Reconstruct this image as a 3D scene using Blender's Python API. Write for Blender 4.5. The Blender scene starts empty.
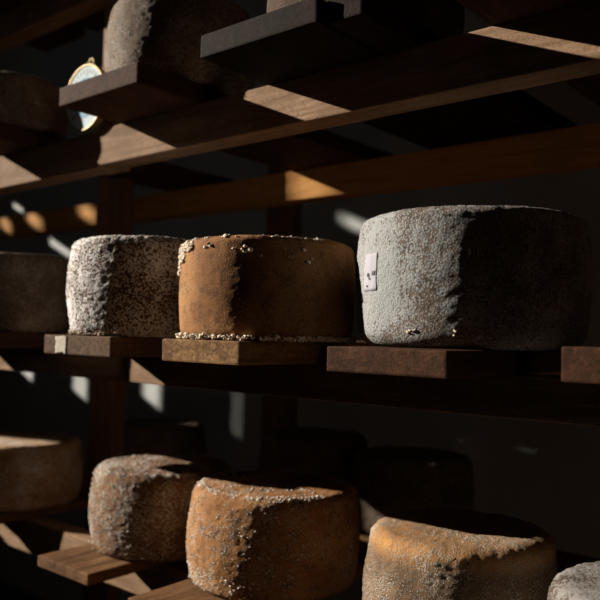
import bpy, bmesh, math, random
from mathutils import Vector, Matrix, noise
from mathutils.bvhtree import BVHTree
random.seed(7)
C = bpy.context.scene.collection
Z0 = 1.25                      # height of the eye above the floor; shelf heights below are relative to it
rad = math.radians

# ------------------------------------------------------------------ materials
def nodes(name):
    m = bpy.data.materials.new(name); m.use_nodes = True
    nt = m.node_tree; nt.nodes.clear()
    out = nt.nodes.new('ShaderNodeOutputMaterial'); b = nt.nodes.new('ShaderNodeBsdfPrincipled')
    nt.links.new(b.outputs[0], out.inputs[0])
    return m, nt, b
def N(nt, t, **kw):
    n = nt.nodes.new(t)
    for k, v in kw.items():
        if k in n.inputs: n.inputs[k].default_value = v
        else: setattr(n, k, v)
    return n
def ramp(nt, stops, src):
    r = nt.nodes.new('ShaderNodeValToRGB'); e = r.color_ramp.elements
    e[0].position, e[0].color = stops[0][0], (*stops[0][1], 1)
    e[1].position, e[1].color = stops[1][0], (*stops[1][1], 1)
    for p, c in stops[2:]:
        x = e.new(p); x.color = (*c, 1)
    nt.links.new(src, r.inputs[0]); return r
def mix(nt, fac, a, b, mode='MIX'):
    m = nt.nodes.new('ShaderNodeMix'); m.data_type = 'RGBA'; m.blend_type = mode
    for s, v in ((m.inputs[0], fac), (m.inputs[6], a), (m.inputs[7], b)):
        if isinstance(v, (int, float)): s.default_value = v
        elif isinstance(v, tuple): s.default_value = (*v, 1)
        else: nt.links.new(v, s)
    return m.outputs[2]
def coords(nt, scale=(1, 1, 1), rnd=True):
    t = nt.nodes.new('ShaderNodeTexCoord'); mp = nt.nodes.new('ShaderNodeMapping')
    nt.links.new(t.outputs['Object'], mp.inputs['Vector']); mp.inputs['Scale'].default_value = scale
    if rnd:
        oi = nt.nodes.new('ShaderNodeObjectInfo'); mu = nt.nodes.new('ShaderNodeMath'); mu.operation = 'MULTIPLY'
        mu.inputs[1].default_value = 37.0; nt.links.new(oi.outputs['Random'], mu.inputs[0])
        cx = nt.nodes.new('ShaderNodeCombineXYZ')
        for i in range(3): nt.links.new(mu.outputs[0], cx.inputs[i])
        nt.links.new(cx.outputs[0], mp.inputs['Location'])
    return mp.outputs[0]
def noise_n(nt, vec, scale, detail=4, rough=.6, dist=0):
    n = N(nt, 'ShaderNodeTexNoise'); n.inputs['Scale'].default_value = scale
    n.inputs['Detail'].default_value = detail; n.inputs['Roughness'].default_value = rough
    n.inputs['Distortion'].default_value = dist
    nt.links.new(vec, n.inputs['Vector']); return n.outputs[0]
def bump(nt, h, strength, dist, prev=None):
    b = nt.nodes.new('ShaderNodeBump'); b.inputs['Strength'].default_value = strength
    b.inputs['Distance'].default_value = dist; nt.links.new(h, b.inputs['Height'])
    if prev: nt.links.new(prev, b.inputs['Normal'])
    return b.outputs[0]

def wood(name, axis, light, mid, dark, rough=.75):
    m, nt, b = nodes(name)
    s = [1, 1, 1]; s[axis] = .06
    v = coords(nt, tuple(s))
    g = noise_n(nt, v, 55, 6, .65, 1.2)
    fine = noise_n(nt, v, 320, 3, .7)
    big = noise_n(nt, coords(nt), 9, 4, .6)
    c = ramp(nt, [(.30, dark), (.52, mid), (.72, light)], g).outputs[0]
    saw = noise_n(nt, coords(nt, (1, 1, 1)), 240, 5, .8, .6)
    c = mix(nt, ramp(nt, [(.35, (0, 0, 0)), (.7, (.55, .55, .55))], fine).outputs[0], c, dark)
    c = mix(nt, ramp(nt, [(.50, (0, 0, 0)), (.64, (.85, .85, .85))], saw).outputs[0], c, dark)
    c = mix(nt, ramp(nt, [(.45, (0, 0, 0)), (.75, (.6, .6, .6))], big).outputs[0], c, dark)
    nt.links.new(c, b.inputs['Base Color']); b.inputs['Roughness'].default_value = rough
    b.inputs['Specular IOR Level'].default_value = .06
    n = bump(nt, g, .5, .0015); n = bump(nt, fine, .5, .0008, n); n = bump(nt, saw, .6, .0014, n)
    nt.links.new(n, b.inputs['Normal'])
    return m
beamW = wood('aged_beam_wood', 0, (.44, .30, .195), (.33, .215, .135), (.15, .09, .05))
plankW = wood('aged_plank_wood', 1, (.125, .056, .028), (.072, .032, .016), (.024, .012, .007))
plankS = wood('shade_dark_plank_wood', 1, (.034, .018, .010), (.018, .010, .006), (.008, .005, .003))  # shade on the top-centre planks is put into this darker colour
plankM = wood('greyish_plank_wood', 1, (.24, .15, .095), (.14, .085, .05), (.05, .03, .018))
plankG = wood('golden_plank_wood', 1, (.42, .25, .115), (.26, .145, .062), (.07, .035, .015))
plankL = wood('brown_plank_wood', 1, (.34, .19, .095), (.21, .11, .052), (.06, .03, .014))
postW = wood('dark_post_wood', 2, (.34, .20, .115), (.25, .14, .075), (.12, .065, .035))
backW = wood('ochre_beam_wood', 0, (.66, .35, .115), (.54, .27, .078), (.32, .155, .045))

def rind(name, base, base2, dark, frost, cover, grain=230, bumpy=1.0, crust=.5, pits=.5, soft=.05, rim=None, bigw=.45, patch=None):
    """mottled washed rind with a granular bloom of pale mould; rim = (height, width, colour) where the crust is rubbed off"""
    m, nt, b = nodes(name)
    v = coords(nt)
    big = noise_n(nt, v, 13, 5, .6)
    mid = noise_n(nt, v, 55, 5, .7)
    fine = noise_n(nt, v, grain, 5, .8)
    vo = nt.nodes.new('ShaderNodeTexVoronoi'); vo.inputs['Scale'].default_value = grain * 1.3
    nt.links.new(v, vo.inputs['Vector'])
    def madd(src, k, add):
        q = nt.nodes.new('ShaderNodeMath'); q.operation = 'MULTIPLY_ADD'; q.inputs[1].default_value = k
        nt.links.new(src, q.inputs[0])
        if isinstance(add, (int, float)): q.inputs[2].default_value = add
        else: nt.links.new(add, q.inputs[2])
        return q.outputs[0]
    c = ramp(nt, [(.38, base2), (.60, base)], big).outputs[0]
    c = mix(nt, ramp(nt, [(.50, (0, 0, 0)), (.62, (pits, pits, pits))], mid).outputs[0], c, dark)
    c = mix(nt, ramp(nt, [(.52, (0, 0, 0)), (.66, (pits * .8,) * 3)], fine).outputs[0], c, dark)
    if rim:
        tc = nt.nodes.new('ShaderNodeTexCoord'); sp = nt.nodes.new('ShaderNodeSeparateXYZ')
        nt.links.new(tc.outputs['Object'], sp.inputs[0])
        z = madd(mid, .012, madd(sp.outputs[2], 1.0, -rim[0] - .006))
        q = nt.nodes.new('ShaderNodeMath'); q.operation = 'ABSOLUTE'; nt.links.new(z, q.inputs[0])
        f = ramp(nt, [(0, (.9, .9, .9)), (1, (0, 0, 0))], madd(q.outputs[0], 1 / rim[1], 0)).outputs[0]
        c = mix(nt, f, c, rim[2])
    grains = madd(vo.outputs['Distance'], -.42, .42)
    val = madd(big, bigw, madd(mid, .32, madd(fine, .32, grains)))
    if patch:                              # one large bloom with a soft outline of its own
        tc2 = nt.nodes.new('ShaderNodeTexCoord'); vm = nt.nodes.new('ShaderNodeVectorMath'); vm.operation = 'DISTANCE'
        nt.links.new(tc2.outputs['Object'], vm.inputs[0]); vm.inputs[1].default_value = patch[:3]
        pr = ramp(nt, [(0, (1, 1, 1)), (1, (0, 0, 0))], madd(vm.outputs['Value'], 1 / patch[3], 0)).outputs[0]
        val = madd(pr, patch[4], val)
    t = .90 - .25 * cover + (bigw - .45) * .5
    mask = ramp(nt, [(t - soft, (0, 0, 0)), (t + soft, (1, 1, 1))], val).outputs[0]
    c = mix(nt, mask, c, frost)
    nt.links.new(c, b.inputs['Base Color']); b.inputs['Roughness'].default_value = .85
    b.inputs['Specular IOR Level'].default_value = .15
    n = bump(nt, mid, .25 * bumpy, .002); n = bump(nt, fine, .6 * bumpy, .0014, n)
    n = bump(nt, grains, .5 * bumpy, .0018, n)
    n = bump(nt, mask, crust, .0008, n)
    nt.links.new(n, b.inputs['Normal'])
    return m
def plain(name, col, rough=.5, metal=0.0):
    m, nt, b = nodes(name)
    v = coords(nt); f = noise_n(nt, v, 90, 3)
    c = mix(nt, f, tuple(x * .85 for x in col), tuple(min(1, x * 1.12) for x in col))
    nt.links.new(c, b.inputs['Base Color']); b.inputs['Roughness'].default_value = rough
    b.inputs['Metallic'].default_value = metal
    if rough > .7: b.inputs['Specular IOR Level'].default_value = .1
    return m
def plaster():
    m, nt, b = nodes('white_limewash')
    v = coords(nt, rnd=False)
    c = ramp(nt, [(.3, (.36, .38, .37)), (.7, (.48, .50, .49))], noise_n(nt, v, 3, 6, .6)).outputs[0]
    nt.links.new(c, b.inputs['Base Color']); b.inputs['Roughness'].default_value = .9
    nt.links.new(bump(nt, noise_n(nt, v, 30, 6, .7), .5, .006), b.inputs['Normal'])
    return m
crumb = plain('pale_mould_crust', (.66, .57, .46), .95)

# ------------------------------------------------------------------ helpers
def link(name, bm, mat, parent=None, loc=(0, 0, 0), smooth=False):
    me = bpy.data.meshes.new(name); bm.to_mesh(me); bm.free()
    if smooth:
        for p in me.polygons: p.use_smooth = True
    o = bpy.data.objects.new(name, me); C.objects.link(o); me.materials.append(mat)
    o.location = loc
    if parent: o.parent = parent
    return o
def tag(o, label, cat, group=None):
    o['label'] = label; o['category'] = cat
    if group: o['group'] = group
    return o
def struct(o): o['kind'] = 'structure'; return o

def timber(x0, x1, y0, y1, z0, z1, seed=0, wob=.0016, bev=.0025):
    """a sawn piece of timber, slightly uneven, edges worn; centred mesh + location"""
    c = Vector(((x0 + x1) / 2, (y0 + y1) / 2, (z0 + z1) / 2)); d = (x1 - x0, y1 - y0, z1 - z0)
    bm = bmesh.new(); bmesh.ops.create_cube(bm, size=1)
    for v in bm.verts: v.co = Vector((v.co.x * d[0], v.co.y * d[1], v.co.z * d[2]))
    bmesh.ops.bevel(bm, geom=list(bm.edges), offset=bev, segments=2, affect='EDGES', profile=.6)
    ax = max(range(3), key=lambda i: d[i])
    n = max(2, int(d[ax] / .03))
    for k in range(1, n):
        co = [0, 0, 0]; co[ax] = -d[ax] / 2 + d[ax] * k / n
        no = [0, 0, 0]; no[ax] = 1
        bmesh.ops.bisect_plane(bm, geom=list(bm.verts) + list(bm.edges) + list(bm.faces), plane_co=co, plane_no=no)
    for v in bm.verts:
        p = v.co * 14 + Vector((seed * 7.3, seed * 1.7, 0))
        nv = noise.noise_vector(p)
        k = Vector((1, 1, 1)); k[ax] = .3
        v.co += Vector((nv.x * k.x, nv.y * k.y, 0)) * wob
    c.z += Z0
    return bm, c

def cheese_bm(R, h, bulge=.006, rt=.022, rb=.016, wob=.0028, gr=.0009, seed=0, dome=.003, nu=200, tilt=0):
    prof = []
    def lerp(a, b, t): return a + (b - a) * t
    for t in (0.0, .3, .55, .75, .9): prof.append((lerp(.0005, R - rb, t), 0))
    for k in range(7):
        a = -math.pi / 2 + k / 6 * math.pi / 2
        prof.append((R - rb + rb * math.cos(a), rb + rb * math.sin(a)))
    ns = 44
    for k in range(1, ns):
        t = k / ns
        prof.append((R + bulge * math.sin(math.pi * t), lerp(rb, h - rt, t)))
    for k in range(9):
        a = k / 8 * math.pi / 2
        prof.append((R - rt + rt * math.cos(a), h - rt + rt * math.sin(a)))
    for k in range(1, 30):
        t = k / 29
        prof.append((lerp(R - rt, .0005, t), h + dome * (1 - (1 - t) ** 2)))
    bm = bmesh.new(); rings = []
    s = Vector((seed * 11.3, seed * 5.1, seed * 3.7))
    for (r, z) in prof:
        ring = []
        for i in range(nu):
            a = 2 * math.pi * i / nu
            p = Vector((r * math.cos(a), r * math.sin(a), z))
            n1 = noise.noise(p * 11 + s) * wob + noise.noise(p * 30 + s) * wob * .5
            n2 = (noise.noise(p * 130 + s) + .7 * noise.noise(p * 260 + s)) * gr
            if z < .002: n1 *= .15; n2 *= 0
            out = Vector((math.cos(a), math.sin(a), 0)) if (.1 * h < z < .9 * h) else Vector((math.cos(a) * min(1, r / R), math.sin(a) * min(1, r / R), .9 if z > h / 2 else 0))
            q = p + out * (n1 + n2)
            ring.append(bm.verts.new(q))
        rings.append(ring)
    for A, B in zip(rings, rings[1:]):
        for i in range(nu):
            j = (i + 1) % nu
            bm.faces.new((A[i], A[j], B[j], B[i]))
    bm.faces.new(list(reversed(rings[0]))); bm.faces.new(rings[-1])
    return bm

TOPS = {}
def cheese(label, x, y, z, R, h, mat, group=None, **kw):
    o = link('cheese_wheel', cheese_bm(R, h, **kw), mat, None, (x, y, z + Z0 + .0005), True)
    o.rotation_euler.z = 0
    return tag(o, label, 'cheese', group)

def crumbs(parent, pts, rng=(.002, .0045), seed=1, mat=None, name='mould_crust'):
    """pale granules of mould sitting on the rind; pts in the wheel's own space"""
    rnd = random.Random(seed); bm = bmesh.new()
    b_ = bmesh.new(); b_.from_mesh(parent.data); bv = BVHTree.FromBMesh(b_); b_.free()
    for p in pts:
        a = math.atan2(p[1], p[0]); d_ = Vector((math.cos(a), math.sin(a), 0))
        h_ = bv.ray_cast(d_ * .3 + Vector((0, 0, p[2])), -d_)[0] if p[2] > .012 else None
        if h_ and math.hypot(h_.x, h_.y) > .115: p = (h_.x, h_.y, p[2])
        elif p[2] > .012:
            q_ = min(1, .122 / max(.001, math.hypot(p[0], p[1])))
            h_ = bv.ray_cast(Vector((p[0] * q_, p[1] * q_, .4)), Vector((0, 0, -1)))[0]
            if h_: p = (h_.x, h_.y, h_.z)
        r = rnd.uniform(*rng)
        t = bmesh.ops.create_icosphere(bm, subdivisions=1 if len(pts) > 300 else 2, radius=r)
        sq = (rnd.uniform(.7, 1.4), rnd.uniform(.7, 1.4), rnd.uniform(.5, 1))
        for v in t['verts']:
            v.co *= 1 + .9 * noise.noise(v.co * 420 + Vector(p) * 150)
            v.co = Vector((v.co.x * sq[0], v.co.y * sq[1], v.co.z * sq[2])) + Vector(p)
    o = link(name, bm, mat or crumb, parent, (0, 0, 0), True)
    o['label'] = 'whitish crumbly mould grains'; o['kind'] = 'stuff'
    return o

def plank(label, x0, x1, y0, y1, top, th, mat, group, seed, rz=0):
    bm, c = timber(x0, x1, y0, y1, top - th, top, seed)
    for v in bm.verts:                        # keep the bearing faces flat
        pass
    o = link('wooden_plank', bm, mat, None, c); o.rotation_euler.z = rad(rz)
    return tag(o, label, 'plank', group)
def beam(label, x0, x1, y0, y1, z0, z1, mat, seed, group=None):
    bm, c = timber(x0, x1, y0, y1, z0, z1, seed)
    return tag(link('shelf_beam', bm, mat, None, c), label, 'beam', group)
def post(label, x0, x1, y0, y1, z0, z1, mat, seed):
    bm, c = timber(x0, x1, y0, y1, z0, z1, seed, wob=.001)
    return tag(link('shelf_post', bm, mat, None, c), label, 'post')

# ------------------------------------------------------------------ setting
def slab(name, x0, x1, y0, y1, z0, z1, mat):
    bm = bmesh.new(); bmesh.ops.create_cube(bm, size=1)
    for v in bm.verts: v.co = Vector((v.co.x * (x1 - x0), v.co.y * (y1 - y0), v.co.z * (z1 - z0)))
    return struct(link(name, bm, mat, None, ((x0 + x1) / 2, (y0 + y1) / 2, (z0 + z1) / 2)))
WALL_Y = 1.95
PLASTER = plaster()
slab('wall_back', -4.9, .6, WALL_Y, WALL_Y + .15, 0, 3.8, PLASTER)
slab('ceiling', -4.9, .6, -2.5, WALL_Y + .15, 3.8, 3.9, postW)
slab('floor', -4.9, .6, -2.5, WALL_Y, -.08, 0, plain('worn_concrete', (.10, .09, .08), .9))

# unseen side wall; window and small holes are added, placed to shape the sun patches
AZ, EL = rad(24), rad(21.5)
KY, KZ = math.tan(AZ), math.tan(EL) / math.cos(AZ)
WX = -4.5
holes = [(-1.6, -.30, .70, 2.30)]
def sun_hole(Yt, x0, x1, zc, hz):  # adds a wall opening aimed so its sun patch lands on the target
    xc = (x0 + x1) / 2
    ya, yb = sorted((Yt - (x0 - WX) * KY, Yt - (x1 - WX) * KY))
    zw = zc + (xc - WX) * KZ
    holes.append((ya, yb, zw - hz / 2, zw + hz / 2))
sun_hole(1.33, -1.15, -.98, .345, .13)
sun_hole(1.33, -2.50, -2.40, .358, .055)
sun_hole(1.33, -2.325, -2.20, .358, .055)
sun_hole(1.33, -2.02, -1.90, .358, .06)
sun_hole(1.95, -3.20, -2.98, .375, .05)
sun_hole(1.95, -3.55, -3.42, .60, .04)
sun_hole(1.95, -3.42, -3.27, -.20, .09)
sun_hole(1.95, -2.96, -2.82, -.25, .11)
sun_hole(1.95, -2.46, -2.32, -.24, .12)
sun_hole(1.95, -1.925, -1.88, -.29, .18)
sun_hole(1.45, -1.68, -1.50, -.247, .035)
sun_hole(1.44, -1.24, -1.08, -.231, .028)
sun_hole(1.95, -1.46, -1.24, .34, .05)
ys = sorted({-2.5, WALL_Y} | {v for h in holes for v in h[:2]})
zs = sorted({-Z0, 3.8 - Z0} | {v for h in holes for v in h[2:]})
bm = bmesh.new()
for a, b_ in zip(ys, ys[1:]):
    for c_, d_ in zip(zs, zs[1:]):
        my, mz = (a + b_) / 2, (c_ + d_) / 2
        if any(h[0] < my < h[1] and h[2] < mz < h[3] for h in holes) or b_ - a < 1e-5 or d_ - c_ < 1e-5: continue
        for v in bmesh.ops.create_cube(bm, size=1)['verts']:
            v.co = Vector((v.co.x * .04 - .02, my + v.co.y * (b_ - a), mz + v.co.z * (d_ - c_) + Z0))
slab('wall_front', -4.9, .6, -2.65, -2.5, 0, 3.8, postW)
slab('wall_right', .45, .6, -2.5, WALL_Y, 0, 3.8, wood('brown_stained_boards', 2, (.17, .10, .06), (.13, .075, .045), (.07, .04, .024)))
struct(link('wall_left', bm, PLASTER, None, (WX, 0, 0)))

# ------------------------------------------------------------------ timber frame
UZ, MZ, LZ = .385, -.042, -.438         # top faces of the beams (undersides of the planks)
FY, BY = .84, 1.33
beam('front beam under the topmost row of cheeses, crossed by slanting sunlit patches', -1.226, .44, FY, FY + .05, .315, UZ, beamW, 1)
beam('short front beam left of the round dial, set slightly back', -2.75, -1.228, FY + .004, FY + .054, .312, UZ, beamW, 2)
beam('front beam under the middle row of cheeses', -2.75, .44, FY, FY + .05, -.094, MZ, beamW, 3)
beam('front beam under the bottom row of cheeses', -2.75, .44, .93, .98, -.51, LZ, beamW, 4)
beam('high front beam crossing the top left corner', -1.85, .44, .93, .98, .725, .79, beamW, 5)
beam('rear beam of the upper shelf with ochre sunlit spots', -2.75, .44, BY, BY + .05, .315, UZ, backW, 6)
beam('rear beam of the middle shelf', -2.75, .44, BY, BY + .05, -.094, MZ, backW, 7)
beam('rear beam of the bottom shelf', -2.75, .44, BY + .06, BY + .11, -.51, LZ, backW, 8)
post('upright brown post showing between the cheeses at the left', -1.672, -1.568, 1.15, 1.19, -Z0 + .001, 1.2, postW, 11)
post('dark upright post at the back, right of the brown one', -1.395, -1.30, 1.51, 1.55, -Z0 + .001, 1.2, postW, 12)
post('short upright behind the round dial, beside the topmost cheese', -1.31, -1.24, FY + .063, FY + .09, .322, 1.2, beamW, 13)

# ------------------------------------------------------------------ planks
gU, gM, gL = 'planks of the upper shelf', 'planks of the middle shelf', 'planks of the bottom shelf'
plank('upper shelf plank at the left frame edge, under a low dark cheese', -1.60, -1.45, .70, 1.44, UZ + .033, .033, plankW, gU, 21)
plank('upper shelf plank jutting out in front of the round dial', -1.155, -.937, .71, 1.44, UZ + .033, .033, plankW, gU, 22)
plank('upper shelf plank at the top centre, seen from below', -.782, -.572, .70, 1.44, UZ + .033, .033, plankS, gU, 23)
plank('narrow dark upper shelf plank added beside the one at the top centre for its shadow', -.568, -.515, .715, 1.44, UZ + .033, .033, plankS, gU, 26)  # added to move the shadow edge on the front beam
plank('upper shelf plank at the top right, seen from below', -.410, -.17, .70, 1.44, UZ + .033, .033, plankW, gU, 24)
plank('middle shelf plank at the left frame edge, under a dark cheese', -1.62, -1.36, .69, 1.14, MZ + .031, .031, plankW, gM, 31)
plank('middle shelf plank with a pale smear on its end', -1.122, -.94, .68, 1.44, MZ + .031, .031, plankM, gM, 32)
plank('middle shelf plank with a rough golden end under the orange cheese', -.821, -.67, .68, 1.44, MZ + .031, .031, plankG, gM, 33)
plank('middle shelf plank with dark end under the grey cheese', -.529, -.375, .68, 1.44, MZ + .029, .029, plankW, gM, 34)
plank('middle shelf plank cut by the right frame edge', -.284, -.12, .75, 1.44, MZ + .036, .036, plankW, gM, 35)
plank('bottom shelf plank added outside the left frame edge to shade the beam', -2.08, -1.86, .77, 1.14, LZ + .020, .020, plankL, gL, 40)  # out of view, added to cast shade on the bottom front beam
plank('bottom shelf plank at the left frame edge', -1.72, -1.58, .77, 1.14, LZ + .020, .020, plankL, gL, 41)
plank('bottom shelf plank with its bright corner jutting out at the lower left', -1.258, -1.10, .767, 1.50, LZ + .020, .020, plankL, gL, 42)
plank('bottom shelf plank at the bottom edge under the orange mottled cheese', -.962, -.80, .745, 1.50, LZ + .020, .020, plankL, gL, 43)
plank('bottom shelf plank under the cheese with a golden rim', -.58, -.42, .74, 1.50, LZ + .020, .020, plankL, gL, 44)
plank('bottom shelf plank at the lower right corner', -.28, -.12, .70, 1.50, LZ + .020, .020, plankL, gL, 45)

gH = 'planks of the high shelf at the top left'
for i, (a, b_) in enumerate(((-1.93, -1.74), (-1.69, -1.44), (-1.38, -1.12))):
    plank('dark plank of the high shelf in the top left corner', a, b_, .72, 1.14, .79 + .033, .033, plankW, gH, 50 + i)
# ------------------------------------------------------------------ cheeses
PU, PM, PL = UZ + .033, MZ + .031, LZ + .020
frosty = rind('frosted_dark_rind', (.20, .115, .07), (.11, .065, .04), (.035, .020, .013), (.74, .72, .70), .72, grain=230, bumpy=1.3, crust=1.0, pits=.8)
darkr = rind('dark_brown_rind', (.15, .10, .068), (.085, .057, .04), (.03, .02, .013), (.26, .22, .18), .30)
orange = rind('golden_orange_rind', (.33, .16, .058), (.22, .10, .036), (.10, .042, .016), (.42, .27, .15), .10, grain=300, bumpy=.45, pits=.62)
grey = rind('ash_grey_rind', (.19, .155, .125), (.13, .098, .075), (.055, .038, .027), (.30, .31, .31), .24, grain=270, bumpy=1.7, crust=.4, pits=.8, soft=.17, bigw=.8, patch=(-0.0663, -0.1301, .085, .10, .24))
ashen = rind('ash_brown_rind', (.12, .095, .075), (.08, .06, .045), (.04, .028, .02), (.20, .19, .175), .55, grain=230, bumpy=1.3, crust=.5, pits=.8, soft=.09, bigw=1.1)
speck = rind('speckled_brown_rind', (.25, .13, .055), (.15, .074, .032), (.04, .022, .012), (.60, .57, .52), .34, grain=260, bumpy=1.2, crust=1.0, pits=.8, soft=.04)
amber = rind('amber_mottled_rind', (.36, .175, .058), (.23, .10, .032), (.065, .03, .013), (.56, .50, .42), .18, grain=250, bumpy=1.0, crust=1.0, pits=.75, soft=.04)
greyb = rind('grey_brown_speckled_rind', (.20, .135, .085), (.13, .085, .052), (.045, .03, .02), (.46, .42, .37), .44, grain=330, bumpy=1.3, crust=.9, pits=.8)
rimmed = rind('golden_rimmed_rind', (.20, .125, .07), (.13, .08, .045), (.05, .03, .018), (.40, .36, .30), .34, grain=330, bumpy=1.1, crust=.9, pits=.7, rim=(.152, .022, (.42, .21, .07)))
pale = rind('pale_yellow_rind', (.38, .21, .085), (.28, .15, .06), (.13, .065, .028), (.54, .50, .46), .45, bumpy=.8, rim=(.140, .016, (.50, .30, .12)))
shadedr = rind('shade_dark_brown_rind', (.07, .04, .022), (.045, .026, .015), (.016, .010, .006), (.15, .12, .09), .30, grain=300)  # rind darkened so its colour carries the shade on the top-centre wheel

u0 = cheese('low dark cheese wheel at the upper left frame edge', -1.53, .828, PU, .112, .110, darkr, seed=1)
u1 = cheese('grey-brown speckled cheese wheel on the plank in front of the dial', -1.043, .89, PU, .131, .16, greyb, seed=2, wob=.002)
u2 = cheese('speckled brown cheese wheel at the top centre, cut off by the frame', -.664, .93, PU, .145, .15, shadedr, seed=3)
m1 = cheese('dark brown cheese wheel at the left frame edge of the middle shelf', -1.45, .808, PM, .110, .155, darkr, seed=4, rt=.012)
m2 = cheese('dark cheese wheel with frosty white mould on its left side', -1.012, .80, PM, .122, .157, frosty, seed=5, wob=.002, gr=.0014, rt=.018)
m3 = cheese('golden orange cheese wheel with white mould lumps at its foot', -.746, .814, PM, .126, .140, orange, seed=6, wob=.0012, gr=.0004, bulge=.003, rt=.011)
m4 = cheese('large ash-grey cheese wheel with a small paper label', -.455, .885, MZ + .029, .1435, .163, grey, seed=7, wob=.0014, gr=.0009, bulge=.0045, rt=.014, rb=.022, dome=.003)
l5 = cheese('yellow cheese wheel at the left frame edge of the bottom shelf', -1.70, .975, PL, .146, .148, pale, seed=8)
l6 = cheese('brown speckled cheese wheel on the plank with the bright corner', -1.158, .975, PL, .133, .157, speck, seed=9, gr=.0015, wob=.002)
l7 = cheese('amber mottled cheese wheel on the bottom shelf, half its top in sun', -.864, .975, PL, .142, .161, amber, seed=10, gr=.0012, wob=.002)
l8 = cheese('grey-brown cheese wheel with a golden top rim, bottom right of centre', -.488, .93, PL, .122, .163, rimmed, seed=11, gr=.0012)
l9 = cheese('grey cheese wheel in the lower right corner', -.195, .845, PL, .127, .166, ashen, seed=12, gr=.0012)
b1 = cheese('dark cheese wheel at the back of the bottom shelf, left of the rear post', -1.69, 1.40, PL, .13, .155, darkr, seed=13, nu=120)
b2 = cheese('dark cheese wheel with a thin bright rim at the back of the bottom shelf', -1.16, 1.45, PL, .13, .175, darkr, seed=14, nu=120)
b3 = cheese('brown cheese wheel in deep shade behind the grey-brown one', -.875, 1.44, PL, .13, .16, darkr, seed=15, nu=120)

# mould grains ------------------------------------------------------
rnd = random.Random(3)
def ringpts(R, n, a0, a1, z, dz, dr=.002, rnd=rnd):
    out = []
    for _ in range(n):
        a = rad(rnd.uniform(a0, a1)); r = R + rnd.uniform(-dr, dr)
        out.append((r * math.cos(a), r * math.sin(a), z + rnd.uniform(-dz, dz)))
    return out
pts = ringpts(.1275, 300, 215, 400, .004, .003, .0035)
pts += ringpts(.118, 90, 150, 350, .1385, .001, .006)
crumbs(m3, ringpts(.1265, 90, 222, 256, .129, .006, .002) + ringpts(.1265, 80, 222, 246, .117, .009, .002) + ringpts(.1275, 50, 220, 234, .102, .010, .002), (.0016, .0036), 15)
crumbs(m3, ringpts(.1275, 6, 286, 310, .116, .008, .0006) + ringpts(.1275, 4, 262, 275, .126, .004, .0006) + ringpts(.1275, 3, 330, 345, .11, .02, .0006), (.0022, .0034), 16)
crumbs(m3, pts, (.0012, .0032), 5)
pts = ringpts(.119, 120, 200, 360, .004, .0025, .004)
crumbs(m2, pts, (.0010, .0024), 6)
white = plain('white_mould_grains', (.68, .65, .60), .95)
pts = ringpts(.1405, 160, 200, 300, .022, .016, .001) + ringpts(.1485, 260, 200, 330, .085, .07, .001) + ringpts(.139, 330, 170, 350, .160, .003, .010)
pts += [(r_ * math.cos(t_), r_ * math.sin(t_), .1635) for r_, t_ in ((rnd.uniform(.03, .135), rnd.uniform(3.2, 6.2)) for _ in range(260))]
crumbs(l7, pts, (.0006, .0019), 8, white)
pts = ringpts(.1385, 650, 190, 330, .078, .07, .001) + ringpts(.130, 420, 170, 350, .155, .004, .008)
pts += [(r_ * math.cos(t_), r_ * math.sin(t_), .1595) for r_, t_ in ((rnd.uniform(.03, .125), rnd.uniform(2.8, 6.2)) for _ in range(260))]
crumbs(l6, pts, (.0006, .0018), 9, white)
pts = ringpts(.142, 7, 264, 294, .0175, .003, .002)
crumbs(m4, pts, (.0012, .0022), 10)
# pale smear on the end of one plank
pk = [o for o in C.objects if o.get('label', '').startswith('middle shelf plank with a pale smear')][0]
bm = bmesh.new(); n = 14; g = []
for i in range(n + 1):
    g.append([])
    for j in range(n + 1):
        u_, v_ = i / n - .5, j / n - .5
        k = 1 + .25 * noise.noise(Vector((u_ * 5, v_ * 5, 3)))
        g[-1].append(bm.verts.new((u_ * .030 * k, -.0012 + .0006 * noise.noise(Vector((u_ * 20, v_ * 20, 1))), v_ * .026 * k)))
for i in range(n):
    for j in range(n): bm.faces.new((g[i][j], g[i + 1][j], g[i + 1][j + 1], g[i][j + 1]))
sm = link('mould_smear', bm, plain('pale_smear', (.50, .45, .38), .9), pk, (-.040, -.38, 0), True)
sm.modifiers.new('t', 'SOLIDIFY').thickness = .0012; sm['label'] = 'pale mould smear on the plank end'
# paper label on the grey wheel -------------------------------------
paper = plain('lilac_paper', (.37, .365, .40), .9); ink = plain('black_ink', (.02, .02, .03), .6)
def curved(R, a0, a1, z0, z1, n=10, m=8):
    bm = bmesh.new(); g = []
    for i in range(n + 1):
        a = rad(a0 + (a1 - a0) * i / n)
        g.append([])
        for j in range(m + 1):
            z = z0 + (z1 - z0) * j / m
            r = R(a, z)
            g[-1].append(bm.verts.new((r * math.cos(a), r * math.sin(a), z)))
    for i in range(n):
        for j in range(m): bm.faces.new((g[i][j], g[i + 1][j], g[i + 1][j + 1], g[i][j + 1]))
    return bm
from mathutils.bvhtree import BVHTree
def bvh_of(o):
    b_ = bmesh.new(); b_.from_mesh(o.data); t_ = BVHTree.FromBMesh(b_); b_.free(); return t_
BV4 = bvh_of(m4)
def surf(a, z, bv=BV4):
    d_ = Vector((math.cos(a), math.sin(a), 0)); h_ = bv.ray_cast(d_ * .3 + Vector((0, 0, z)), -d_)[0]
    return math.hypot(h_.x, h_.y) if h_ else .145
lab = link('paper_label', curved(lambda a, z: surf(a, z) + .0006, 238, 249.5, .067, .113, 12, 12), paper, m4, smooth=True)
md = lab.modifiers.new('t', 'SOLIDIFY'); md.thickness = .0006
lab['label'] = 'small pale paper label with two dark printed squares'
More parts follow.
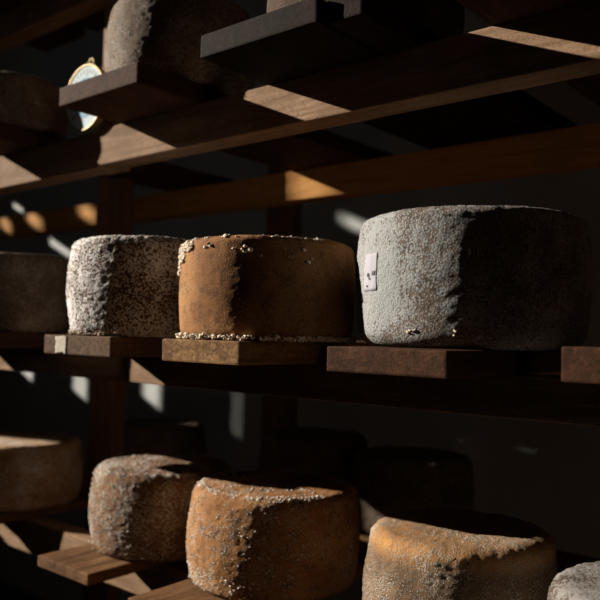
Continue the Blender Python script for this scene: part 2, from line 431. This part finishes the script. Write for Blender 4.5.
for (a, z, s, w) in ((242.8, .0865, .0024, .9), (247.4, .0885, .0028, 1.0), (241.6, .073, .0012, .5), (243.8, .082, .0012, .6)):
    k = link('printed_mark', curved(lambda a, z: surf(a, z) + .0014, a - w, a + w, z - s, z + s, 2, 2), ink, lab)

# ------------------------------------------------------------------ round dial
dx, dy, dz = -1.252, .8375, .449
t = bpy.data.objects.new('dial_thermometer', None); C.objects.link(t); t.location = (dx, dy, dz + Z0)
tag(t, 'round white dial thermometer with a brass rim hanging behind a plank', 'thermometer')
brass = plain('aged_brass', (.30, .22, .09), .45, .6); enamel = plain('white_enamel', (.62, .74, .78), .8)
skyb = plain('pale_blue_print', (.34, .50, .64), .9)
def disc(R, y0, y1, seg=64):
    bm = bmesh.new()
    r = bmesh.ops.create_cone(bm, cap_ends=True, segments=seg, radius1=R, radius2=R, depth=abs(y1 - y0))
    bmesh.ops.rotate(bm, verts=bm.verts, matrix=Matrix.Rotation(math.pi / 2, 3, 'X'))
    bmesh.ops.translate(bm, verts=bm.verts, vec=(0, (y0 + y1) / 2, 0)); return bm
def torus(R, r, y, nu=64, nv=10):
    bm = bmesh.new(); g = []
    for i in range(nu):
        a = 2 * math.pi * i / nu; g.append([])
        for j in range(nv):
            b = 2 * math.pi * j / nv; q = R + r * math.cos(b)
            g[-1].append(bm.verts.new((q * math.cos(a), y + r * math.sin(b), q * math.sin(a))))
    for i in range(nu):
        for j in range(nv):
            bm.faces.new((g[i][j], g[(i + 1) % nu][j], g[(i + 1) % nu][(j + 1) % nv], g[i][(j + 1) % nv]))
    return bm
link('case', disc(.064, -.011, .002), brass, t, smooth=False)
link('bezel', torus(.0638, .0022, -.012), brass, t, smooth=True)
face = link('dial_face', disc(.061, -.0125, -.0105), enamel, t)
bm = bmesh.new()
for i in range(24):
    a = rad(-135 + i * 270 / 23); l = .008 if i % 4 else .013
    p = bmesh.ops.create_cube(bm, size=1)['verts']
    for v in p:
        v.co = Vector((v.co.x * (.0022 if i % 4 else .004), v.co.y * .0006, v.co.z * l + .056 - l / 2))
        v.co = Matrix.Rotation(a, 3, 'Y') @ v.co + Vector((0, -.0128, 0))
link('scale_marks', bm, ink, face)
bm = disc(.040, -.0131, -.0127, 40); link('centre_print', bm, skyb, face)
bm = bmesh.new(); p = bmesh.ops.create_cone(bm, cap_ends=True, segments=6, radius1=.002, radius2=.0004, depth=.045)['verts']
for v in p: v.co = Matrix.Rotation(rad(-35), 3, 'Y') @ (v.co + Vector((0, 0, .018))) + Vector((0, -.015, 0))
link('needle', bm, ink, t)
bm = torus(.008, .0014, 0, 24, 8); bmesh.ops.translate(bm, verts=bm.verts, vec=(0, 0, .073)); link('hanging_ring', bm, brass, t, smooth=True)

# ------------------------------------------------------------------ light
sun = bpy.data.lights.new('sun', 'SUN'); sun.energy = 9.4; sun.angle = rad(.55); sun.color = (1.0, .90, .78)
so = bpy.data.objects.new('sun', sun); C.objects.link(so)
az, el = AZ, EL
d = Vector((math.cos(az) * math.cos(el), math.sin(az) * math.cos(el), -math.sin(el)))
so.rotation_euler = d.to_track_quat('-Z', 'Y').to_euler()
w = bpy.data.worlds.new('w'); bpy.context.scene.world = w; w.use_nodes = True
w.node_tree.nodes['Background'].inputs[0].default_value = (.75, .88, 1, 1)
w.node_tree.nodes['Background'].inputs[1].default_value = .30

# ------------------------------------------------------------------ camera
cam = bpy.data.cameras.new('camera'); co = bpy.data.objects.new('camera', cam); C.objects.link(co)
yaw, pitch, roll = rad(40), rad(2.6), rad(1.4)
F = Vector((-math.sin(yaw) * math.cos(pitch), math.cos(yaw) * math.cos(pitch), math.sin(pitch)))
Rv = Vector((math.cos(yaw), math.sin(yaw), 0)); U = Rv.cross(F)
R2 = Rv * math.cos(roll) + U * math.sin(roll); U2 = U * math.cos(roll) - Rv * math.sin(roll)
M = Matrix((R2, U2, -F)).transposed().to_4x4(); M.translation = Vector((0, 0, Z0))
co.matrix_world = M
cam.sensor_width = 36; cam.lens = 748 / 600 * 36; cam.clip_start = .02
cam.dof.use_dof = True; cam.dof.focus_distance = .93; cam.dof.aperture_fstop = 4.5
S = bpy.context.scene; S.camera = co
S.view_settings.view_transform = 'Standard'; S.view_settings.look = 'None'; S.view_settings.gamma = 1
S.view_settings.exposure = 0; S.view_settings.use_curve_mapping = False
